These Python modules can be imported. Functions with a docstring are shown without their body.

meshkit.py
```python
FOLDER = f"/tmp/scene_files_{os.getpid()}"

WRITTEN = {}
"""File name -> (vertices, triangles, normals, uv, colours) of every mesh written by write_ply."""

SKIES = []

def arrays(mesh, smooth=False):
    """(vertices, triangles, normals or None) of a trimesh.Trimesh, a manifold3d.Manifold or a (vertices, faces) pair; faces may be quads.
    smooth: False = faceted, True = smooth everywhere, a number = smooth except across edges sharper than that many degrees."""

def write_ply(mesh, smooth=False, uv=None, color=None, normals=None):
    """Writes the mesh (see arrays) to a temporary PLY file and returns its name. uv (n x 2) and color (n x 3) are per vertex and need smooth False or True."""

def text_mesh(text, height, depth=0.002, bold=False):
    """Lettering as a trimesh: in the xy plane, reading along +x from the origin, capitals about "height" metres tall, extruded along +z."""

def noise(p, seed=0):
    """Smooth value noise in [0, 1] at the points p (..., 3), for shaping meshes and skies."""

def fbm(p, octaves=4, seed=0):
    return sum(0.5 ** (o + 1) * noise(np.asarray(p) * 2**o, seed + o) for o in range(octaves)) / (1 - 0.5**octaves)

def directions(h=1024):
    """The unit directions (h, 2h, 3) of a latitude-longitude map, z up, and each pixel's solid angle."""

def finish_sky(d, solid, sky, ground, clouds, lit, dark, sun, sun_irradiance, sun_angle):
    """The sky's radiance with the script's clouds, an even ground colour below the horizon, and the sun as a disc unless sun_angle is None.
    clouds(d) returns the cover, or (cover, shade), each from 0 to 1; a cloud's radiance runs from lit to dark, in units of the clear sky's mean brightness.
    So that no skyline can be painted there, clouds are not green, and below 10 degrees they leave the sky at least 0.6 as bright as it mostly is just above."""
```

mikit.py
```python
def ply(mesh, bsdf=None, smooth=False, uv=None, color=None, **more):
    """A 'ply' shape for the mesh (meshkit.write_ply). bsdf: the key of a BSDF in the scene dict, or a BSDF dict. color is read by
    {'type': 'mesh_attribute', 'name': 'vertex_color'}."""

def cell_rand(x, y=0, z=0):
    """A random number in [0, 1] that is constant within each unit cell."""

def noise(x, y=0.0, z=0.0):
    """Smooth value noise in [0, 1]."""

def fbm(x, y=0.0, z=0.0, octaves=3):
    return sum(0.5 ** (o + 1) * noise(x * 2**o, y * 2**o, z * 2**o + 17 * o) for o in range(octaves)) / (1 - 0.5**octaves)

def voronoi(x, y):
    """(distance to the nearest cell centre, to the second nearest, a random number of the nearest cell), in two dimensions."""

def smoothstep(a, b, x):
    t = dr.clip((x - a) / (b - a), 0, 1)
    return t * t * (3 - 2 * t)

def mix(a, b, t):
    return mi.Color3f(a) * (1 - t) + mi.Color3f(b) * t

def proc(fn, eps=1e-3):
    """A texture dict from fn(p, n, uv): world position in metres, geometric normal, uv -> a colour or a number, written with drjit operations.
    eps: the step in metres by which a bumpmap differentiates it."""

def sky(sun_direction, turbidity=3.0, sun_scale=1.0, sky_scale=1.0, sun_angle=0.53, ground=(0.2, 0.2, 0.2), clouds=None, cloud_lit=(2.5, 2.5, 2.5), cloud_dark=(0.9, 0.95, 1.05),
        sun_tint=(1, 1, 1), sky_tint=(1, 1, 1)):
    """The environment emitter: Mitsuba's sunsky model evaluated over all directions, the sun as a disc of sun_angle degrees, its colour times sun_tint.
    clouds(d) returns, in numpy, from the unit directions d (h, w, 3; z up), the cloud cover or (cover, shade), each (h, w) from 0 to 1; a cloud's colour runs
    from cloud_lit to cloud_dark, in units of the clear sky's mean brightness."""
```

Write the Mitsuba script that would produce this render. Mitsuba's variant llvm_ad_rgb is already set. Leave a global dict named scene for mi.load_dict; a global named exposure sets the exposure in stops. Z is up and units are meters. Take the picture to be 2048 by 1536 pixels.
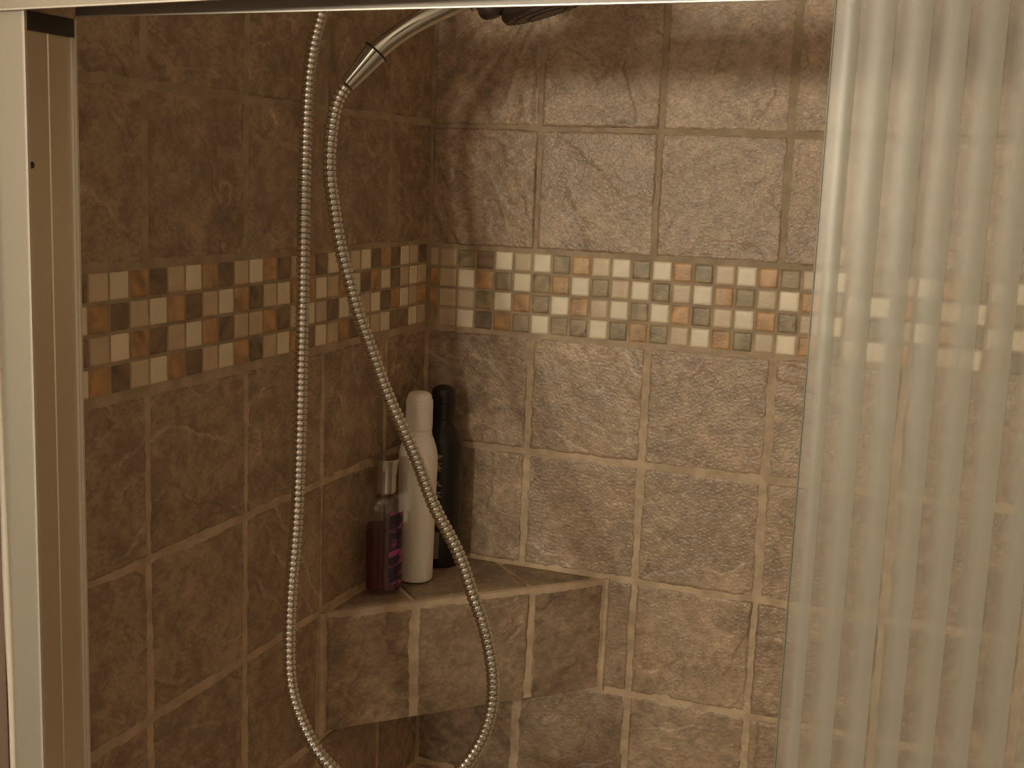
import math, random
import numpy as np, trimesh, mitsuba as mi, mikit
from meshkit import fbm, noise
from scipy.interpolate import CubicSpline
from shapely.geometry import Polygon
from scipy.spatial import Delaunay

random.seed(7)
T = mi.ScalarTransform4f
scene, labels = {}, {}
Z0 = 1.55            # height above the floor of the mosaic band's upper edge; meshes below are written relative to it

# ------------------------------------------------------------------ camera, light, exposure
CAM = np.array([0.6478, -1.4366, 0.0906])
FWD = np.array([-0.34032735, 0.92540079, -0.1667653])
UP = np.array([-0.09481116, 0.1426769, 0.98521782])
FOC = 2466.15        # focal length in pixels of a 2048-pixel-wide picture
FOVX = math.degrees(2 * math.atan(1024 / FOC))
scene['camera'] = {'type': 'perspective', 'fov': FOVX, 'fov_axis': 'x', 'near_clip': 0.02, 'far_clip': 50.0,
                   'to_world': T().look_at(origin=(CAM + [0, 0, Z0]).tolist(), target=(CAM + FWD + [0, 0, Z0]).tolist(), up=UP.tolist())}
exposure = 0.0
BULBS = [(-0.195, -2.33, 0.165), (-0.080, -2.33, 0.165), (0.036, -2.33, 0.165)]
BULB_R = 0.047
BULB_L = [252.0, 229.0, 178.0]   # radiance of each bulb, red green blue

# ------------------------------------------------------------------ helpers
def mat(name, d):
    scene[name] = d
    return name

def pr(color, rough=.5, metal=0., spec=.5, **k):
    c = color if isinstance(color, dict) else {'type': 'rgb', 'value': list(color)}
    return {'type': 'principled', 'base_color': c, 'roughness': rough, 'metallic': metal, 'specular': spec, **k}

def two(d):
    return {'type': 'twosided', 'bsdf': d}

def key(name, parent=None):
    base = parent + '__' + name if parent else name
    used = lambda k: k in scene or k in labels or any(s.startswith(k + '__') for s in scene)
    if not used(base):
        return base
    i = 1
    while used(f'{base}_{i:03d}'):
        i += 1
    return f'{base}_{i:03d}'

def lift(mesh):
    v, f = (mesh.vertices, mesh.faces) if hasattr(mesh, 'vertices') else (np.asarray(mesh[0], float), np.asarray(mesh[1]))
    return np.asarray(v, float) + [0, 0, Z0], np.asarray(f)

counter = {}
def obj(name, mesh, bsdf, parent=None, smooth=False, label=None, cat=None, group=None, kind=None, **kw):
    base = parent + '__' + name if parent else name
    n = counter.get(base, 0)
    counter[base] = n + 1
    k = base if n == 0 else f'{base}_{n:03d}'
    scene[k] = mikit.ply(lift(mesh), bsdf, smooth=smooth, **kw)
    e = {}
    if label: e['label'] = label
    if cat: e['category'] = cat
    if group: e['group'] = group
    if kind: e['kind'] = kind
    if e: labels[k] = e
    return k

def thing(name, label, cat, group=None, kind=None):
    labels[name] = {'label': label, 'category': cat}
    if group: labels[name]['group'] = group
    if kind: labels[name]['kind'] = kind
    return name

def box(x0, x1, y0, y1, z0, z1):
    b = trimesh.creation.box((x1 - x0, y1 - y0, z1 - z0))
    b.apply_translation(((x0 + x1) / 2, (y0 + y1) / 2, (z0 + z1) / 2))
    return b

def cat_(*ms):
    return trimesh.util.concatenate([m if isinstance(m, trimesh.Trimesh) else trimesh.Trimesh(m[0], m[1], process=False) for m in ms])

def lathe(profile, n=64, c=(0, 0, 0)):
    """profile: (r, z) from bottom to top."""
    p = np.asarray(profile, float)
    a = np.linspace(0, 2 * np.pi, n, endpoint=False)
    v = np.stack([p[:, None, 0] * np.cos(a), p[:, None, 0] * np.sin(a), np.repeat(p[:, 1:2], n, 1)], -1).reshape(-1, 3) + c
    f = []
    for i in range(len(p) - 1):
        j = np.arange(n)
        q = np.stack([i * n + j, i * n + (j + 1) % n, (i + 1) * n + (j + 1) % n, (i + 1) * n + j], -1)
        f.append(q)
    return trimesh.Trimesh(v, np.vstack([np.r_[q[:, [0, 1, 2]], q[:, [0, 2, 3]]] for q in f]), process=False)

def smooth_profile(pts, per=10):
    """Rounds a coarse (r, z) profile by corner cutting."""
    p = np.asarray(pts, float)
    for _ in range(3):
        q = [p[0]]
        for a, b in zip(p[:-1], p[1:]):
            q += [a * .75 + b * .25, a * .25 + b * .75]
        q.append(p[-1])
        p = np.array(q)
    return p

def frames(P):
    t = np.gradient(P, axis=0)
    t /= np.linalg.norm(t, axis=1, keepdims=True)
    n = np.cross(t[0], [0.3, 1, 0.1]); n /= np.linalg.norm(n)
    N = [n]
    for i in range(1, len(P)):
        n = N[-1] - t[i] * np.dot(N[-1], t[i])
        N.append(n / np.linalg.norm(n))
    N = np.array(N)
    return t, N, np.cross(t, N)

def sweep(P, r, n=32, mod=None):
    """Tube along the points P with radius r (per point); mod(a, i) scales it round the section."""
    P = np.asarray(P, float)
    r = np.broadcast_to(r, len(P))
    t, N, B = frames(P)
    a = np.linspace(0, 2 * np.pi, n, endpoint=False)
    rr = r[:, None] * np.ones(n)
    if mod is not None:
        rr = rr + mod(a)
    v = P[:, None] + rr[..., None] * (N[:, None] * np.cos(a)[None, :, None] + B[:, None] * np.sin(a)[None, :, None])
    v = v.reshape(-1, 3)
    i, j = np.meshgrid(np.arange(len(P) - 1), np.arange(n), indexing='ij')
    i, j = i.ravel(), j.ravel()
    q = np.stack([i * n + j, i * n + (j + 1) % n, (i + 1) * n + (j + 1) % n, (i + 1) * n + j], -1)
    f = np.r_[q[:, [0, 1, 2]], q[:, [0, 2, 3]]]
    c0, c1 = len(v), len(v) + 1
    v = np.r_[v, P[:1], P[-1:]]
    j = np.arange(n)
    e = (len(P) - 1) * n
    f = np.r_[f, np.stack([np.full(n, c0), (j + 1) % n, j], -1), np.stack([np.full(n, c1), e + j, e + (j + 1) % n], -1)]
    return trimesh.Trimesh(v, f, process=False)

def extrude_z(poly, z0, z1):
    m = trimesh.creation.extrude_polygon(Polygon(poly), z1 - z0, engine='earcut')
    m.apply_translation((0, 0, z0))
    return m

RT = np.cross(FWD, UP)
def at(x, y, s):
    """The point where a length of one metre spans s pixels, seen at pixel (x, y) from the surveyed position."""
    z = FOC / s
    return CAM + FWD * z + RT * ((x - 1024) / FOC * z) - UP * ((y - 768) / FOC * z)

# ------------------------------------------------------------------ materials
def grout_col(p, n, uv):
    a = mikit.fbm(p.x * 60, p.y * 60, p.z * 60)
    b = mikit.noise(p.x * 700, p.y * 700, p.z * 700)
    low = mikit.smoothstep(-.06, -.16, p.z - Z0)      # paler grout below the mosaic band
    return mikit.mix((.32, .243, .166), (.44, .338, .235), mikit.smoothstep(.25, .75, a) * .8 + b * .2) * (1 + .38 * low)
def grout_bump(p, n, uv):
    return mikit.fbm(p.x * 220, p.y * 220, p.z * 220)
mat('grout', {'type': 'bumpmap', 'nested': mikit.proc(grout_bump, 6e-4), 'scale': .0012, 'bsdf': pr(mikit.proc(grout_col), .75, spec=.3)})
def grit(p, n, uv):
    return mikit.fbm(p.x * 420, p.y * 420, p.z * 420) + .35 * mikit.fbm(p.x * 95, p.y * 95, p.z * 95)
def pits(p, n, uv):
    f = mikit.fbm(p.x * 330, p.y * 330, p.z * 330, 4)
    g = mikit.fbm(p.x * 60 + 9, p.y * 60, p.z * 60)
    return mikit.smoothstep(.38, .80, f * .75 + g * .35) * .42
mat('slate', {'type': 'blendbsdf', 'weight': mikit.proc(pits), 'a': {'type': 'ref', 'id': 'slate_face'}, 'b': {'type': 'ref', 'id': 'slate_pit'}})
mat('slate_pit', pr((.135, .088, .052), .5, spec=.6))
mat('slate_face', {'type': 'bumpmap', 'nested': mikit.proc(grit, 4e-4), 'scale': .0011,
              'bsdf': pr({'type': 'mesh_attribute', 'name': 'vertex_color'}, .42, spec=.8)})
mat('stone_chip', {'type': 'bumpmap', 'nested': mikit.proc(grit, 4e-4), 'scale': .0003,
                   'bsdf': pr({'type': 'mesh_attribute', 'name': 'vertex_color'}, .4, spec=.5)})
mat('chrome', pr((.58, .56, .53), .06, 1.))
mat('hose_metal', pr((.78, .75, .69), .12, 1.))
def brush_bump(p, n, uv):
    return mikit.noise(p.x * 2600, p.y * 2600, p.z * 4)
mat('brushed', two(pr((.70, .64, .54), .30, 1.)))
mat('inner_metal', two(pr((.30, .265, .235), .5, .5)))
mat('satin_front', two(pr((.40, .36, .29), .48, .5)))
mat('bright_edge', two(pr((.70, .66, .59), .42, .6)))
mat('dark_rubber', pr((.035, .027, .024), .5))
mat('dark_plastic', pr((.062, .045, .038), .42))
mat('caulk', pr((.80, .74, .64), .45))
def paint_col(p, n, uv):
    return mikit.mix((.41, .345, .295), (.45, .38, .325), mikit.fbm(p.x * 9, p.y * 9, p.z * 9))
mat('paint', two(pr(mikit.proc(paint_col), .6, spec=.3)))
mat('paint_dark', two(pr((.22, .18, .145), .6, spec=.3)))
mat('ceiling_white', two(pr((.62, .57, .51), .8, spec=.2)))
mat('floor_tile', two(pr((.22, .17, .125), .4)))
mat('white_plastic', pr((.80, .745, .655), .34, spec=.5))
mat('black_plastic', pr((.011, .009, .009), .30, spec=.5))
mat('print_grey', pr((.50, .45, .39), .5))
mat('label_grey', pr((.19, .18, .15), .5))
mat('clear_shell', {'type': 'thindielectric', 'int_ior': 1.45})
mat('liquid', {'type': 'principled', 'base_color': {'type': 'rgb', 'value': [.20, .010, .042]}, 'roughness': .04, 'spec_trans': .86, 'eta': 1.34})
mat('pane_glass', {'type': 'thindielectric', 'int_ior': 1.5})
mat('glass_edge', two(pr((.17, .19, .15), .3)))

# ------------------------------------------------------------------ grids of the tiling
BX = [0, .1428, .292, .4421, .5892, .741, .893, 1.045, 1.197]                  # back wall, upright joints
BZ = [.455, .301, .148, 0, -.1046, -.2521, -.4012, -.5481, -.700, -.852]       # back wall, level joints
LY = [0, .1163, .2703, .4216, .5747, .728]                                     # left wall, distance from the corner
LZ = [.459, .305, .1518, .004, -.1030, -.2516, -.4008, -.553, -.705, -.857]

TINT = np.array([.392, .280, .184])

def tile(u0, u1, v0, v1, seed, style=None, n=60, edge=(.0034, .0034, .0034, .0034), poly=None):
    """Cleft-faced tile over the cell, (u, v, height over the joint) and a colour per vertex. edge: width of joint at u0, u1, v0, v1."""
    r = np.random.default_rng(seed)
    st = dict(ang=r.uniform(0, np.pi), stretch=r.uniform(1.8, 3.8), steps=r.uniform(2.2, 3.6), amp=r.uniform(.0012, .0021), freq=r.uniform(9, 15), vein=r.uniform(.1, .5), fan=0.)
    st.update(style or {})
    w, h = u1 - u0, v1 - v0
    nu, nv = max(12, int(n * min(1, w / .15))), max(12, int(n * min(1, h / .15)))
    def axis(k):                       # closer rows towards the edges
        s = np.linspace(-1, 1, k)
        s = np.sign(s) * np.abs(s) ** .86
        return (s + 1) / 2
    U, V = np.meshgrid(u0 + .0012 + (w - .0024) * axis(nu), v0 + .0012 + (h - .0024) * axis(nv), indexing='ij')
    q = np.stack([U, V, np.zeros_like(U) + seed * 3.17], -1)
    c, s = math.cos(st['ang']), math.sin(st['ang'])
    wu = fbm(q * 26, 5, seed=3) - .5
    wv = fbm(q * 26, 5, seed=8) - .5
    a = (c * U + s * V) + .035 * wu
    b = (-s * U + c * V) + .035 * wv
    lay = np.stack([a * st['freq'] / st['stretch'], b * st['freq'], np.zeros_like(a) + seed * 1.3], -1)
    t = fbm(lay, 4, seed=21) * st['steps'] * 2.5
    k, fr = np.floor(t), t - np.floor(t)
    rise = np.clip((fr - .89) / .11, 0, 1)
    rise = rise * rise * (3 - 2 * rise)
    H = .0012 + st['amp'] * ((k + rise + .25 * fr) - st['steps'] * 1.28) * .8
    H += .0013 * (fbm(q * 18, 3, seed=5) - .5) + .0010 * (fbm(q * 85, 3, seed=6) - .5) + .0004 * (fbm(q * 210, 2, seed=7) - .5)
    if st['fan']:
        cu, cv = u0 + w * st.get('fu', 1.05), v0 + h * st.get('fv', 1.25)
        th = np.arctan2(V - cv, U - cu) + .25 * wu
        sw = th * st['fan'] + 1.2 * fbm(q * 16, 2, seed=4)
        H += .0016 * (np.abs((sw % 1) - .35) * 1.6 - .4)
    H = np.clip(H, -.0006, .0058)
    eu0, eu1, ev0, ev1 = edge
    jag = lambda sd: 1 + .9 * (fbm(q * 75, 3, seed=sd) - .5) + .55 * (fbm(q * 260, 2, seed=sd + 1) - .5)
    e = np.minimum.reduce([(U - u0) / (eu0 * jag(31)), (u1 - U) / (eu1 * jag(41)), (V - v0) / (ev0 * jag(51)), (v1 - V) / (ev1 * jag(61))])
    # worn shoulder: full height inside, under the joint's face at the rim
    sh = np.clip((e - .7) / (1.5 + 1.1 * fbm(q * 35, 2, seed=71)), 0, 1)
    H = np.where(e < .7, -.0022, -.0022 + (np.maximum(H, .0002) + .0022) * (1 - (1 - sh) ** 2.2))
    broken = np.clip((fbm(q * 30, 3, seed=91) - .40) * 5, 0, 1)
    du = np.gradient(U[:, 0])[:, None] * np.ones_like(U)
    dv = np.gradient(V[0])[None] * np.ones_like(V)
    slope = np.hypot(np.gradient(t, axis=0) / du, np.gradient(t, axis=1) / dv) + 6
    dist = lambda c: (fr - c) / slope          # metres from the line of equal height
    vein = np.exp(-(dist(.955) / .0014) ** 2) * (.25 + st['vein']) * broken
    crease = np.exp(-(dist(.87) / .0013) ** 2) * .36 * np.clip((fbm(q * 34, 3, seed=95) - .42) * 5, 0, 1)
    rimdark = .30 * np.exp(-((e - 1.35) / .55) ** 2) * fbm(q * 50, 2, seed=97) * 1.6  # crevice shade and grime along the rim, put into the tile colour
    m = fbm(q * 26, 4, seed=11)
    g = fbm(q * 120, 3, seed=12)
    tone = .80 + .75 * (m - .5) + .75 * (g - .5) + r.uniform(-.06, .08) + st.get('tone', 0)
    warm = (fbm(q * 17, 3, seed=13) - .5)[..., None] * np.array([.10, -.01, -.10])
    col = TINT * (tone[..., None] + .22) * (1 + warm) * (1 - crease - rimdark)[..., None] + vein[..., None] * np.array([.17, .14, .105])
    i, j = np.meshgrid(np.arange(nu - 1), np.arange(nv - 1), indexing='ij')
    i, j = i.ravel(), j.ravel()
    f = np.stack([i * nv + j, (i + 1) * nv + j, (i + 1) * nv + j + 1, i * nv + j + 1], -1)
    return np.stack([U.ravel(), V.ravel(), H.ravel()], -1), np.r_[f[:, [0, 1, 2]], f[:, [0, 2, 3]]], np.clip(col.reshape(-1, 3), .02, .9)

def onto(uvh, o, eu, ev, en):
    return np.asarray(o) + uvh[:, :1] * np.asarray(eu) + uvh[:, 1:2] * np.asarray(ev) + uvh[:, 2:3] * np.asarray(en)

CHIP = {'W': (.80, .70, .525), 'B': (.60, .47, .32), 'O': (.46, .265, .12), 'G': (.30, .232, .132), 'D': (.225, .155, .095)}
def chip(u0, u1, v0, v1, kind, seed):
    r = np.random.default_rng(seed)
    k = 9
    s = np.r_[0, .035, np.linspace(.13, .87, k - 4), .965, 1]
    U, V = np.meshgrid(u0 + (u1 - u0) * s, v0 + (v1 - v0) * s, indexing='ij')
    q = np.stack([U, V, np.zeros_like(U) + seed], -1)
    H = .0012 + r.uniform(-.0002, .0003) + .0004 * (fbm(q * 90, 2, seed=2) - .5) + r.uniform(-.01, .01) * (U - u0)
    H[1, :] -= .0002; H[-2, :] -= .0002; H[:, 1] -= .0002; H[:, -2] -= .0002
    H[0, :] = H[-1, :] = -.0008
    H[:, 0] = H[:, -1] = -.0008
    base = np.array(CHIP[kind]) * (1 + r.uniform(-.08, .08))
    var = {'W': .07, 'B': .16, 'O': .7, 'G': .65, 'D': .7}[kind]
    a = math.pi * r.random()
    d = np.stack([(U * math.cos(a) + V * math.sin(a)) * 35, (V * math.cos(a) - U * math.sin(a)) * 120, q[..., 2]], -1)
    m = (fbm(d, 3, seed=17) - .5)[..., None]
    col = base * (1 + var * m * 1.6)
    if kind == 'O':
        col = col + np.clip((fbm(q * 75, 3, seed=5) - .56) * 3, 0, 1)[..., None] * (np.array([.60, .45, .26]) - col) * .7
    if kind in 'GD' and r.random() < .6:
        col = col + np.clip((fbm(d * .8, 3, seed=9) - .58) * 5, 0, 1)[..., None] * (np.array([.13, .085, .055]) - col)
    i, j = np.meshgrid(np.arange(k - 1), np.arange(k - 1), indexing='ij')
    i, j = i.ravel(), j.ravel()
    f = np.stack([i * k + j, (i + 1) * k + j, (i + 1) * k + j + 1, i * k + j + 1], -1)
    return np.stack([U.ravel(), V.ravel(), H.ravel()], -1), np.r_[f[:, [0, 1, 2]], f[:, [0, 2, 3]]], np.clip(col.reshape(-1, 3), .02, .92)

# ------------------------------------------------------------------ the room
FLOOR, CEIL = -Z0, .90
obj('floor', box(-1.3, 1.6, -2.6, .1, FLOOR - .05, FLOOR), 'floor_tile', label='tiled bathroom floor', kind='structure')
obj('ceiling', box(-1.3, 1.6, -2.6, .1, CEIL, CEIL + .05), 'ceiling_white', label='white bathroom ceiling', kind='structure')
obj('wall_front', box(-1.3, 1.6, -2.65, -2.6, FLOOR, CEIL), 'paint_dark', label='painted wall behind the camera', kind='structure')
obj('wall_right', box(1.25, 1.6, -2.6, 0, FLOOR, CEIL), 'paint', label='wall at the right of the shower', kind='structure')
obj('wall_far_left', box(-1.35, -1.3, -2.6, -.8, FLOOR, CEIL), 'paint', label='painted wall left of the shower', kind='structure')
obj('trim_1', box(-1.3, .0015, -.80, -.748, FLOOR, CEIL), 'paint', label='beige painted wall end beside the shower door jamb', kind='structure')

WB = obj('wall_back', box(-.1, 1.25, 0, .1, FLOOR, CEIL), 'grout', label='shower wall of square stone tiles with a mosaic band, right of the corner', kind='structure')
WL = obj('wall_left', box(-1.3, 0, -.748, .1, FLOOR, CEIL), 'grout', label='shower wall of square stone tiles with a mosaic band, left of the corner', kind='structure')

def back(uvh): return onto(uvh, (0, 0, 0), (1, 0, 0), (0, 0, 1), (0, -1, 0))
def left(uvh): return onto(uvh, (0, 0, 0), (0, -1, 0), (0, 0, 1), (1, 0, 0))
STYLE_B = {(1, 0): dict(ang=1.1, fan=7., amp=.0006, fu=1.1, fv=1.2), (4, 1): dict(ang=-.62, stretch=3.2, freq=17, amp=.0008, vein=.8),
           (1, 2): dict(ang=1.0, stretch=2.6, freq=10), (2, 2): dict(ang=.3, freq=9, amp=.0011),
           (4, 2): dict(ang=.5, freq=10, amp=.0014, vein=.8), (5, 2): dict(ang=.6, amp=.0008), (7, 0): dict(tone=-.26), (7, 1): dict(tone=-.22), (6, 1): dict(tone=-.08), (4, 0): dict(ang=-.75, stretch=2.6, freq=13, amp=.0012, vein=.8, tone=-.06)}  # low tones under the shelf: darker stone with the shelf's shade painted in
for j in range(len(BZ) - 1):
    if j == 3: continue
    for i in range(len(BX) - 1):
        # only whole courses the photograph shows, one more above and below
        wide = .0027 if j > 3 else .0020
        m = tile(BX[i], BX[i + 1], BZ[j + 1], BZ[j], 100 + j * 20 + i, STYLE_B.get((j, i)), 84 if i < 5 else 36, (wide, wide, wide, wide))
        obj('tile', (back(m[0]), m[1]), 'slate', WB, smooth=True, color=m[2])
STYLE_L = {}
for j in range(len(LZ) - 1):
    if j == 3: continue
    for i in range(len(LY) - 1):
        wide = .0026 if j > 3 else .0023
        m = tile(LY[i], LY[i + 1], LZ[j + 1], LZ[j], 500 + j * 20 + i, {'amp': .0016, 'vein': .8, 'tone': -.17, **STYLE_L.get((j, i), {})}, 78, (wide, wide, wide, wide))  # lower tone paints this wall's dimmer light into the same stone
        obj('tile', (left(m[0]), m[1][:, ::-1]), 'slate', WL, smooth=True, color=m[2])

ROWS_B = ['BBGDWBWGOBWGWOGBWOGB', 'OBWOGWGOWGBWGBWOGBWO', 'OBBGWOGWOBWGWOGBWOGB', 'GBWDOGWGGWGOGBWOGBWO']
ROWS_B = [r + t * 6 for r, t in zip(ROWS_B, ('WOGB', 'GBWO', 'WOGB', 'GBWO'))]
edges_b = [.0, .0159 - .0026] + [.0159 + .02513 * k for k in range(45)]
for j in range(4):
    zt = -.0032 - .0253 * j
    for i in range(min(44, len(ROWS_B[j]))):
        u0, u1 = (.003, .0136) if i == 0 else (.0159 + .02513 * (i - 1), .0159 + .02513 * i - .0024)
        m = chip(u0, u1, zt - .0229, zt, ROWS_B[j][i], 2000 + j * 60 + i)
        obj('mosaic_tile', (back(m[0]), m[1]), 'stone_chip', WB, color=m[2], smooth=True)
# left wall, from the corner outwards
ROWS_L = ['DBWBWODBOWDOOBDOBWBODBWOBWOD', 'BWBDWODWDOBWOOWBDOWBDOWBDOWB', 'OBWODWBDWDBWWBDOBBDOWBDOWBDO', 'BWDDWBBDOBWDOWBDOWBDOWBDOWBD']
ROWS_L[0] = 'DBWDODWBBWDOODBBWO' [:0] + 'DBWDODWBBWDOBDOWBDOWBODW'[:0] + ''.join(reversed('GBWODBWODBWODBODWBBWDODWBD'))
ROWS_L[1] = ''.join(reversed('WODBWODBWODBWOOWBOWDOWDBWB'))
ROWS_L[2] = ''.join(reversed('DBWODBWODBBODBWBDWBBWDOWBO'))
ROWS_L[3] = ''.join(reversed('WODBWODBWODBWODWBODBBWDDWB'))
for j in range(4):
    zt = .0012 - .0254 * j
    for i in range(26):
        u0, u1 = .0085 + .02565 * i - .0005, .0085 + .02565 * (i + 1) - .0030
        m = chip(u0, u1, zt - .0229, zt, ROWS_L[j][i], 3000 + j * 60 + i)
        obj('mosaic_tile', (left(m[0]), m[1][:, ::-1]), 'stone_chip', WL, color=m[2], smooth=True)

# ------------------------------------------------------------------ corner shelf
SH = thing('corner_shelf', 'tiled corner shelf with a slanted three-tile front under the bottles', 'shelf')
SA, SB = np.array([0, -.2655]), np.array([.2565, 0])
SL = np.linalg.norm(SB - SA)
ed = np.r_[(SB - SA) / SL, 0]
en = np.array([ed[1], -ed[0], 0])
ST, SBOT = -.4035, -.5455
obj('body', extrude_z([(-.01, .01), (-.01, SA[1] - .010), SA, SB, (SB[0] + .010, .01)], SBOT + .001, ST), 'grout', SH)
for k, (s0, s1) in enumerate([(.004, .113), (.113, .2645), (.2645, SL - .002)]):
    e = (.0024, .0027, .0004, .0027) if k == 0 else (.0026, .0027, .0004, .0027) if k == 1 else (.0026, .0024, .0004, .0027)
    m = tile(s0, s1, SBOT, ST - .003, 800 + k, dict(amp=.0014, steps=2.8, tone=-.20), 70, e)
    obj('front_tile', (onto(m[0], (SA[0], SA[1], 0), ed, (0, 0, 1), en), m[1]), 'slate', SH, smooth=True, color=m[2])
def flat_tile(poly, seed):
    P = Polygon(poly).buffer(0)
    x0, y0, x1, y1 = P.bounds
    g = np.stack(np.meshgrid(np.arange(x0, x1, .003), np.arange(y0, y1, .003), indexing='ij'), -1).reshape(-1, 2)
    from shapely import points, contains
    g = g[contains(P.buffer(-.0015), points(g))]
    ring = np.array([P.exterior.interpolate(d).coords[0] for d in np.arange(0, P.exterior.length, .004)])
    pts = np.r_[g, ring]
    tri = Delaunay(pts).simplices
    cen = pts[tri].mean(1)
    tri = tri[contains(P, points(cen))]
    a, b, c = pts[tri[:, 0]], pts[tri[:, 1]], pts[tri[:, 2]]
    flip = (b - a)[:, 0] * (c - a)[:, 1] - (b - a)[:, 1] * (c - a)[:, 0] < 0
    tri[flip] = tri[flip][:, ::-1]
    q = np.c_[pts, np.full(len(pts), seed * 1.7)]
    H = .0022 + .0012 * (fbm(q * 25, 3, seed=1) - .5) + .0005 * (fbm(q * 120, 2, seed=2) - .5)
    H[len(g):] = -.001
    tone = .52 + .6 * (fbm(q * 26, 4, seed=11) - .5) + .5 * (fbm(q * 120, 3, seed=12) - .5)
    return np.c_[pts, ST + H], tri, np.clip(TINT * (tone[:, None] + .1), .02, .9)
def on_front(s, back_=0.0):
    return SA + ed[:2] * s - en[:2] * back_
def clip_shelf(s0, s1):
    strip = Polygon([on_front(s0, .0065), on_front(s1, .0065), on_front(s1, .4), on_front(s0, .4)])
    inside = Polygon([(.005, -.005), (.005, -.40), (.40, -.005)])
    return list(strip.intersection(inside).exterior.coords)[:-1]
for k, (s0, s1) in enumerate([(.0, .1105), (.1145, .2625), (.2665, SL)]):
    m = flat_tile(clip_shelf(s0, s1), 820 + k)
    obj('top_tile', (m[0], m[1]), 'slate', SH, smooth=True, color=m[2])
zz = np.linspace(SBOT - .004, ST + .001, 40)
wob = lambda s: .0010 * (np.array([float(noise(np.array([z * 60, s, 0]))) for z in zz]) - .5)
obj('caulk_bead', sweep(np.stack([.0015 + wob(1), SA[1] - .002 + wob(2), zz], -1), .0042 + wob(3) * .8, 12), 'grout', SH, smooth=True)
obj('caulk_bead', sweep(np.stack([SB[0] + .001 + wob(4), -.001 + wob(5), zz], -1), .0030 + wob(6) * .8, 12), 'grout', SH, smooth=True)

# ------------------------------------------------------------------ shower door: frame and glass
FR = thing('shower_door_frame', 'brushed metal shower door frame with upright jamb at the left and header rail on top', 'door frame')
JY0, JY1, JX = -.7450, -.6950, .0330
TILT = .0125
def shear(m, tilt=None):
    m.vertices[:, 2] += (tilt or TILT) * (m.vertices[:, 0] - .03)
    return m
CURB = -1.47
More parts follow.
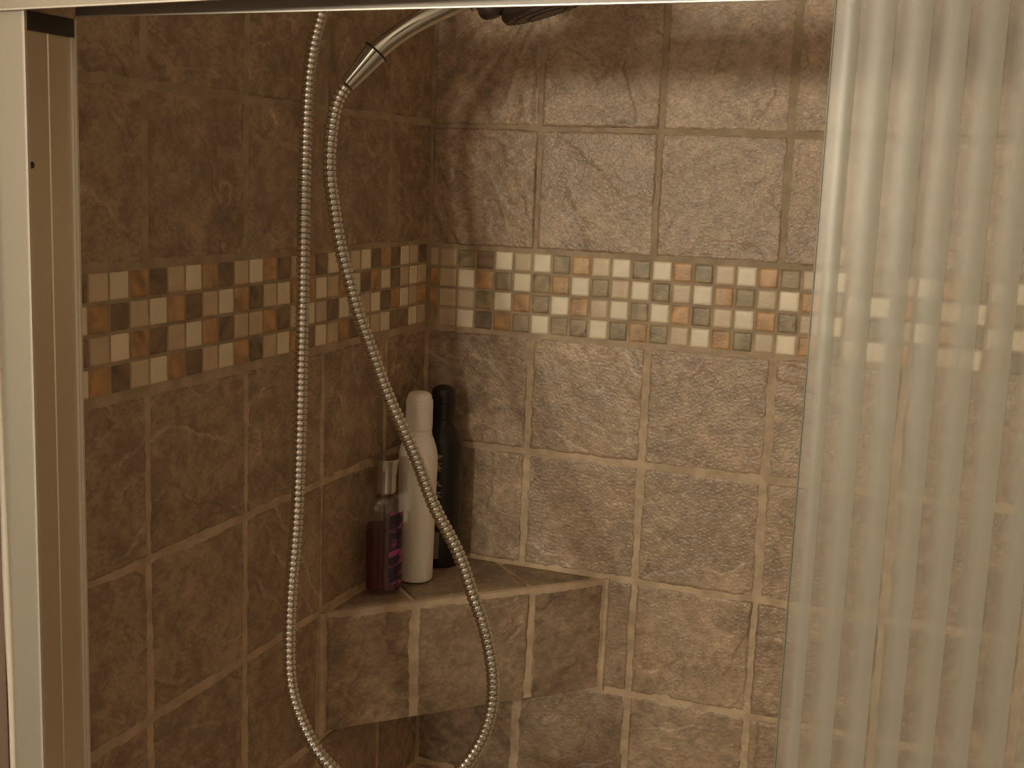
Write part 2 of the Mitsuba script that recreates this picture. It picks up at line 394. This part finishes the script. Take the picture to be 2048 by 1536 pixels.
# jamb: shallow channel with two flutes
flutes = [(.0005, JY0), (JX - .0022, JY0), (JX - .0022, JY0 + .0015), (JX - .0032, JY0 + .0030), (JX - .0032, -.7215), (JX - .0024, -.7208), (JX - .0024, -.7202), (JX - .0032, -.7195),
          (JX - .0032, JY1 - .0030), (JX - .0022, JY1 - .0016), (JX - .0022, JY1), (.0005, JY1)]
JB = obj('jamb', extrude_z(flutes, CURB, .188), 'brushed', FR, label='upright brushed jamb with two shallow flutes')
obj('front_face', box(.0012, JX - .0016, JY0 - .0014, JY0 - .0001, CURB, .188), 'satin_front', JB)
obj('edge_lip', box(JX - .0024, JX - .0002, JY0 - .0014, JY0 + .0011, CURB, .188), 'bright_edge', JB)
obj('edge_lip', box(JX - .0024, JX, JY1 - .0012, JY1 + .0008, CURB, .188), 'bright_edge', JB)
obj('top_block', box(JX - .0034, JX - .0006, JY0 + .0013, JY1 - .0012, .1752, .188), 'dark_rubber', JB, label='dark block at the top')  # thin dark block set over the upper end of the jamb face
hole = trimesh.creation.cylinder(.0024, .0012, sections=20)
hole.apply_transform(trimesh.transformations.rotation_matrix(math.pi / 2, (0, 1, 0)))
hole.apply_translation((JX - .0030, JY0 + .0052, .0845))
obj('screw', hole, 'dark_rubber', JB, label='small dark screw')
zz = np.linspace(CURB, .185, 140)
w = lambda s: np.array([float(noise(np.array([z * 9, s, 0]))) for z in zz]) - .5
obj('caulk_bead', sweep(np.stack([.0022 - .012 * np.clip(zz + .1, -.2, .3) + .001 * w(1), np.full_like(zz, JY0 - .0018), zz], -1), .0026 + .001 * w(2), 12), 'caulk', FR, smooth=True, label='white caulk bead along the jamb')
# header: channel open below
hx0, hx1 = .0005, 1.25
hf, hr, ht = .1880, .1893, .230
obj('header', cat_(shear(box(hx0, hx1, JY0 - .0060, JY0 - .0040, hf, ht), .030), shear(cat_(box(hx0, hx1, JY0 - .0040, JY1 + .002, ht - .003, ht), box(JX, hx1, JY1 - .0005, JY1 + .0018, hr + .001, ht)))), 'inner_metal', FR, label='header rail above the opening')
HD = FR + '__header'
obj('front_face', shear(box(hx0, hx1, JY0 - .0072, JY0 - .0060, hf, ht), .030), 'satin_front', HD)
obj('edge_lip', shear(box(JX + .003, hx1, JY1 - .0006, JY1 + .0019, hr + .0002, hr + .0012)), 'bright_edge', HD)
obj('edge_lip', shear(box(hx0, hx1, JY0 - .0074, JY0 - .0038, hf - .0010, hf), .030), 'bright_edge', HD)
obj('bottom_track', box(0, 1.25, JY0 - .006, JY1 + .006, CURB - .008, CURB + .03), 'brushed', FR)
obj('jamb', box(1.217, 1.25, JY0, JY1, CURB, .19), 'brushed', FR)
obj('curb', box(0, 1.25, -.78, -.66, FLOOR, CURB - .008), 'floor_tile', FR)

GP = thing('glass_door_panel', 'sliding glass door panel with frosted upright ribs, at the right of the opening', 'door')
GX0, GX1, GY = .5655, 1.212, -.730
obj('pane', box(GX0, GX1, GY, GY + .006, CURB + .012, .226), 'pane_glass', GP)
PITCH = .01865
def frost_w(p, n, uv):
    t = (p.x - GX0 - .0135) / PITCH
    t = t - dr_floor(t)
    lo = mikit.smoothstep(.12, .72, t)
    hi = 1 - mikit.smoothstep(.955, 1.0, t)
    return .27 + .58 * lo * hi * (.25 + .75 * mikit.smoothstep(GX0 + .004, GX0 + .0085, p.x))
import drjit as dr
dr_floor = dr.floor
mat('frost', {'type': 'blendbsdf', 'weight': mikit.proc(frost_w), 'a': {'type': 'thindielectric', 'int_ior': 1.06},
              'b': {'type': 'principledthin', 'base_color': {'type': 'rgb', 'value': [.65, .66, .60]}, 'roughness': .36, 'eta': 2.1, 'diff_trans': .9, 'spec_trans': .5}})
def rib(x0, x1, z0, z1):
    s = np.linspace(0, 1, 9)
    xs = x0 + (x1 - x0) * s
    ys = GY - .0004 - .0008 * np.sin(np.pi * np.clip(s, 0, 1) ** 1.6) ** .8
    v = np.r_[np.c_[xs, ys, np.full(9, z0)], np.c_[xs, ys, np.full(9, z1)]]
    i = np.arange(8)
    q = np.stack([i, i + 1, i + 10, i + 9], -1)
    return v, np.r_[q[:, [0, 1, 2]], q[:, [0, 2, 3]]]
x = GX0 + .0135 - PITCH
while x < GX1 - .001:
    obj('rib', rib(max(x, GX0 + .0004), min(x + PITCH - .0002, GX1), CURB + .012, .226), 'frost', GP, smooth=True)
    x += PITCH
obj('cut_edge', box(GX0 - .0006, GX0, GY - .0006, GY + .0062, CURB + .012, .226), 'glass_edge', GP, label='greenish cut edge of the glass')

# ------------------------------------------------------------------ hand shower, arm, hose
S1 = 2030
hand = thing('hand_shower', 'chrome hand shower with curved handle and dark spray face, at the top of the shower', 'hand shower')
p0, p1 = at(694, 171, S1), at(752, 104, S1)
hp = [p1, at(800, 66, S1), at(850, 36, S1), at(905, 10, S1 - 5), at(965, -16, S1 - 10), at(1030, -38, S1 - 15), at(1075, -48, S1 - 15)]
cs = CubicSpline(np.arange(len(hp)), np.array(hp))
P = cs(np.linspace(0, len(hp) - 1, 90))
obj('handle', sweep(P, np.interp(np.linspace(0, 1, 90), [0, .1, .6, 1], [.0098, .0095, .0098, .011]), 40), 'chrome', hand, smooth=35)
ax = (p1 - p0) / np.linalg.norm(p1 - p0)
Q = [p0, p0 + ax * .0006, p0 + ax * .004, p1 - ax * .004, p1 - ax * .001, p1 - ax * .0006]
obj('collar', sweep(np.array(Q), [.0066, .0078, .0082, .0118, .0122, .0118], 40), 'chrome', hand, smooth=35, label='tapered chrome collar nut')
obj('seal_ring', sweep(np.array([p1 - ax * .0007, p1 - ax * .0004, p1 + ax * .0009, p1 + ax * .0012]), [.0118, .0132, .0132, .0118], 40), 'dark_rubber', hand, smooth=35, label='black seal ring')
# spray head
hc = at(1090, 11, S1 - 15)
nrm = np.array([.30, .10, -.95]); nrm /= np.linalg.norm(nrm)
def turned(profile, c, axis, n=72):
    m = lathe(profile, n)
    z = np.array([0, 0, 1.0])
    m.apply_transform(trimesh.geometry.align_vectors(z, axis))
    m.apply_translation(c)
    return m
head_prof = [(0, -.034), (.014, -.032), (.030, -.024), (.040, -.012), (.0445, -.003), (.0450, .002), (.0430, .005)]
obj('head', turned(smooth_profile(head_prof), hc, nrm), 'dark_plastic', hand, smooth=40, label='round dark spray head')
HK = hand + '__head'
obj('face_plate', turned([(.0430, .003), (.0425, .0065), (.037, .0075), (.036, .006), (.0335, .006), (.0325, .0078), (.022, .0085), (.021, .007), (.0185, .007), (.0175, .009), (0, .0098)], hc, nrm), 'dark_plastic', HK, smooth=30)
nz = []
e1 = np.cross(nrm, [0, 1, 0]); e1 /= np.linalg.norm(e1); e2 = np.cross(nrm, e1)
for rad, cnt in ((.0400, 30), (.027, 20), (.0095, 8)):
    for k in range(cnt):
        a = 2 * math.pi * k / cnt
        c = trimesh.creation.cone(.0012, .0016, sections=8)
        c.apply_transform(trimesh.geometry.align_vectors([0, 0, 1], nrm))
        c.apply_translation(hc + (e1 * math.cos(a) + e2 * math.sin(a)) * rad + nrm * .0065)
        nz.append(c)
obj('nozzles', cat_(*nz), 'dark_rubber', HK, kind='stuff')
lob = at(980, 10, S1 - 10)
obj('neck', turned(smooth_profile([(0, -.016), (.010, -.014), (.0135, -.004), (.0135, .006), (.010, .0125), (0, .0135)]), lob, nrm), 'dark_plastic', hand, smooth=40)

arm = thing('shower_pipe', 'bent chrome shower pipe from the left wall carrying the hand shower bracket', 'shower pipe')
b0 = P[40]
jx = np.array([b0[0] + .0, b0[1] + .028, b0[2] + .005])
h1 = at(648, -30, S1 + 10)
wp = np.array([0.0, h1[1] + .010, h1[2] + .075])
top = np.array([h1[0], h1[1], h1[2] + .028])
ap = CubicSpline([0, 1, 2, 3], np.array([wp, wp + [.02, 0, .0], (wp + top) / 2 + [.012, 0, .012], top]))(np.linspace(0, 3, 40))
obj('pipe', sweep(ap, .0105, 28), 'chrome', arm, smooth=35)
obj('flange', turned(smooth_profile([(.0106, .012), (.016, .009), (.030, .004), (.032, 0)]), wp, np.array([1.0, 0, 0])), 'chrome', arm, smooth=35)
obj('diverter', sweep(np.array([top + [0, 0, .012], top + [0, 0, .010], top - [0, 0, .020], top - [0, 0, .022]]), [.013, .016, .016, .013], 32), 'chrome', arm, smooth=35)
bs = np.linspace(0, 1, 16)[:, None]
obj('bracket', cat_(sweep(top * (1 - bs) + P[58] * bs, .0085, 20), sweep(P[52:64], .0135, 28)), 'chrome', arm, smooth=35)

hose = thing('shower_hose', 'long chrome spiral hose hanging in a loop below the hand shower', 'hose')
raw = [(646, -20, 2040), (644, 20, 2040), (632, 68, 2040), (620, 137, 2040), (612, 250, 2040), (609, 350, 2040), (607, 450, 2040), (605, 600, 2040), (603, 700, 2040), (601, 800, 2040), (599, 880, 2040), (595, 1000, 2040), (590, 1085, 2040),
       (583, 1165, 2040), (579, 1240, 2040), (578, 1310, 2040), (585, 1387, 2040), (603, 1441, 2035), (628, 1491, 2035), (656, 1528, 2030), (700, 1564, 2020), (760, 1590, 2010), (820, 1596, 2000), (880, 1574, 1995),
       (932, 1527, 1995), (961, 1483, 1990), (978, 1438, 1990), (986, 1387, 1985), (984, 1336, 1985), (975, 1284, 1980), (961, 1233, 1980), (944, 1187, 1975), (926, 1131, 1970), (898, 1069, 1965), (872, 1020, 1965), (834, 921, 1970),
       (813, 873, 1975), (786, 815, 1985), (761, 753, 1990), (737, 685, 2000), (713, 617, 2010), (699, 565, 2015), (683, 505, 2020), (667, 410, 2025), (659, 342, 2028), (660, 290, 2030), (665, 246, 2030), (675, 203, 2030), (692, 173.5, 2030)]
rp = np.array([at(*q) for q in raw])
d = np.r_[0, np.cumsum(np.linalg.norm(np.diff(rp, axis=0), axis=1))]
cs = CubicSpline(d, rp)
dense = cs(np.linspace(0, d[-1], 6000))
for _ in range(60):
    dense[1:-1] = (dense[:-2] + 2 * dense[1:-1] + dense[2:]) / 4
dl = np.r_[0, np.cumsum(np.linalg.norm(np.diff(dense, axis=0), axis=1))]
RP = .0057
nr = int(dl[-1] / RP)
prof_t = np.array([0, .07, .16, .34, .66, .84, .93])
prof_r = np.array([.0046, .0057, .00635, .00665, .00672, .00650, .0057])
ls = (np.arange(nr)[:, None] + prof_t[None]).ravel() * (dl[-1] / nr)
HPt = np.stack([np.interp(ls, dl, dense[:, k]) for k in range(3)], -1)
obj('metal_sheath', sweep(HPt, np.tile(prof_r, nr), 72, lambda a: .00008 * np.cos(18 * a)), 'hose_metal', hose, smooth=True)
e0 = dense[0]; d0 = (dense[0] - dense[40]); d0 /= np.linalg.norm(d0)
obj('end_nut', sweep(np.array([e0 - d0 * .002, e0, e0 + d0 * .012, e0 + d0 * .014]), [.0075, .0095, .0095, .0085], 6), 'chrome', hose)

# ------------------------------------------------------------------ bottles on the shelf
BZS = ST + .0036
def put(m, x, y, z=BZS):
    m.apply_translation((x, y, z))
    return m
# white
wx, wy = .0455, -.1155
wb = thing('white_bottle', 'tall white bottle with a rounded cap standing between the pink and the black bottle', 'bottle')
obj('body', put(lathe(smooth_profile([(0, .0006), (.015, 0), (.0205, .0002), (.0212, .003), (.0215, .02), (.0226, .09), (.0236, .140), (.0236, .150), (.0225, .163), (.0178, .176), (.0160, .180), (.0157, .186), (.0120, .187)]), 72), wx, wy), 'white_plastic', wb, smooth=40)
obj('cap', put(lathe(smooth_profile([(.0120, .1862), (.0157, .1863), (.0161, .187), (.0162, .200), (.0162, .221), (.0160, .2225), (.0152, .2226), (.0150, .2235), (.0142, .2285), (.0105, .2315), (.0045, .2330), (0, .2332)]), 72), wx, wy), 'white_plastic', wb, smooth=30)
# black
bx, by = .0440, -.0420
bb = thing('black_bottle', 'tall black bottle with black cap and small print standing in the corner', 'bottle')
obj('body', put(lathe(smooth_profile([(0, .0006), (.020, 0), (.0255, .0002), (.0265, .003), (.0272, .02), (.0278, .10), (.0280, .135), (.0275, .150), (.0245, .164), (.0170, .176), (.0142, .180), (.0138, .187), (.0110, .188)]), 72), bx, by), 'black_plastic', bb, smooth=40)
obj('cap', put(lathe([(.0110, .1868), (.0150, .1870), (.0153, .188), (.0153, .2060), (.0148, .2066), (.0148, .2075), (.0153, .2082), (.0153, .2165), (.0149, .2185), (.0146, .2200), (.0135, .2245), (.0105, .2275), (.005, .2292), (0, .2295)], 72), bx, by), 'black_plastic', bb, smooth=30)
def wrap(cx, cy, rad, a0, a1, z0, z1, n=10):
    a = np.linspace(a0, a1, n)
    v = np.r_[np.c_[cx + rad * np.cos(a), cy + rad * np.sin(a), np.full(n, z0)], np.c_[cx + rad * np.cos(a), cy + rad * np.sin(a), np.full(n, z1)]]
    i = np.arange(n - 1)
    q = np.stack([i, i + 1, i + n + 1, i + n], -1)
    return v, np.r_[q[:, [0, 1, 2]], q[:, [0, 2, 3]]]
face = math.atan2(CAM[1] - by, CAM[0] - bx)
pm = []
rr = random.Random(3)
for z0, z1, c0, c1 in ((.1405, .1475, -.24, .05), (.1255, .1345, -.20, .06), (.1060, .1130, -.26, .04), (.0920, .0990, -.22, .05), (.0800, .0815, -.14, .04), (.0690, .0705, -.26, .05), (.0560, .0572, -.2, .05)):
    z = z0
    while z < z1:
        a0 = face + c0 + rr.uniform(-.05, .05)
        pm.append(wrap(bx, by, .02815, a0, a0 + (c1 - c0) * rr.uniform(.45, 1), BZS + z, BZS + z + .0010, 6))
        z += rr.choice((.0015, .0021))
obj('print', cat_(*pm), 'print_grey', bb, label='small pale print', kind='stuff')
obj('label', wrap(bx, by, .0279, face - .42, face + .0, BZS + .012, BZS + .047, 12), 'label_grey', bb, label='grey-green label near the foot')

# pink
kx, ky = .0305, -.1735
kb = thing('pink_bottle', 'clear bottle of dark pink liquid with a silver cap, leftmost on the shelf', 'bottle')
kang = math.atan2(CAM[1] - ky, CAM[0] - kx)
def oval(levels, n=96, rib_amp=0.):
    """levels: (half width, half depth, exponent, z)."""
    a = np.linspace(0, 2 * np.pi, n, endpoint=False)
    V = []
    for hw, hd, ex, z in levels:
        x = hw * np.sign(np.cos(a)) * np.abs(np.cos(a)) ** (2 / ex)
        y = hd * np.sign(np.sin(a)) * np.abs(np.sin(a)) ** (2 / ex)
        k = 1 + rib_amp * np.cos(26 * a)
        V.append(np.c_[x * k, y * k, np.full(n, z)])
    v = np.array(V).reshape(-1, 3)
    i, j = np.meshgrid(np.arange(len(levels) - 1), np.arange(n), indexing='ij')
    i, j = i.ravel(), j.ravel()
    q = np.stack([i * n + j, i * n + (j + 1) % n, (i + 1) * n + (j + 1) % n, (i + 1) * n + j], -1)
    f = np.r_[q[:, [0, 1, 2]], q[:, [0, 2, 3]]]
    c0, c1 = len(v), len(v) + 1
    v = np.r_[v, [[0, 0, levels[0][3]], [0, 0, levels[-1][3]]]]
    j = np.arange(n); e = (len(levels) - 1) * n
    f = np.r_[f, np.stack([np.full(n, c0), (j + 1) % n, j], -1), np.stack([np.full(n, c1), e + j, e + (j + 1) % n], -1)]
    m = trimesh.Trimesh(v, f, process=False)
    m.apply_transform(trimesh.transformations.rotation_matrix(kang + math.pi / 2, (0, 0, 1)))
    return put(m, kx, ky)
shell = [(.0185, .0145, 3, 0), (.0212, .0168, 3, .0012), (.0220, .0176, 3, .004), (.0222, .0178, 3.2, .05), (.0222, .0178, 3.2, .100), (.0216, .0172, 3, .107), (.0190, .0152, 2.6, .1125), (.0140, .0125, 2.2, .1160), (.0092, .0092, 2, .1180), (.0086, .0086, 2, .1215)]
obj('body', oval(shell), 'clear_shell', kb, smooth=40)
liq = [(.0165, .0128, 3, .0036), (.0195, .0152, 3, .0046), (.0203, .0160, 3, .007), (.0205, .0162, 3.2, .05), (.0205, .0162, 3.2, .0800), (.0203, .0160, 3.2, .0806)]
obj('liquid', oval(liq, 156, .012), 'liquid', kb, smooth=40, label='dark pink liquid filling two thirds of the bottle')
capp = [(.0120, .1205), (.0126, .1208), (.0128, .1225), (.0126, .130), (.0128, .139), (.0134, .147), (.0145, .1545), (.0156, .1590), (.0157, .1598), (.0150, .1606), (0, .1608)]
obj('cap', put(lathe(capp, 72), kx, ky), 'chrome', kb, smooth=30, label='flared silver cap')
def flower(p, n, uv):
    u, v = (p.x * .5 - p.y * .8) * 190 + (p.z - Z0) * 60, (p.z - Z0) * 110 - p.x * 60
    d1, d2, r = mikit.voronoi(u, v)
    pet = mikit.smoothstep(.03, .30, d2 - d1)
    base = mikit.mix((.022, .008, .022), (.34, .045, .20), pet * mikit.smoothstep(.40, .75, r))
    return mikit.mix(base, (.50, .30, .34), mikit.smoothstep(.75, .9, mikit.fbm(u * 2.5, v * 2.5)) )
mat('flower_print', two(pr(mikit.proc(flower), .35)))
a = np.linspace(kang + .13, kang + 1.55, 24)
ex = 3.2
la = a - kang - math.pi / 2
hx, hy = .02245, .01805
lx = hx * np.sign(np.cos(la)) * np.abs(np.cos(la)) ** (2 / ex)
ly = hy * np.sign(np.sin(la)) * np.abs(np.sin(la)) ** (2 / ex)
R2 = kang + math.pi / 2
gx, gy = kx + lx * math.cos(R2) - ly * math.sin(R2), ky + lx * math.sin(R2) + ly * math.cos(R2)
v = np.r_[np.c_[gx, gy, np.full(24, BZS + .014)], np.c_[gx, gy, np.full(24, BZS + .100)]]
i = np.arange(23)
q = np.stack([i, i + 1, i + 25, i + 24], -1)
obj('label', (v, np.r_[q[:, [0, 1, 2]], q[:, [0, 2, 3]]]), 'flower_print', kb, smooth=True, label='purple and magenta flower print')

# ------------------------------------------------------------------ vanity light on the wall behind the camera
VL = thing('wall_lamp', 'three-globe lamp bar on the wall behind the camera', 'lamp')
obj('bar', box(-.26, .10, -2.60, -2.57, .10, .23), 'brushed', VL)
for k, b in enumerate(BULBS):
    obj('socket', sweep(np.array([[b[0], -2.575, b[2]], [b[0], -2.37, b[2]]]), .016, 20), 'chrome', VL, smooth=35)
    m = trimesh.creation.icosphere(3, BULB_R)
    m.apply_translation(b)
    kk = obj('bulb', m, 'white_plastic', VL, smooth=True)
    scene[kk]['emitter'] = {'type': 'area', 'radiance': {'type': 'rgb', 'value': BULB_L}}
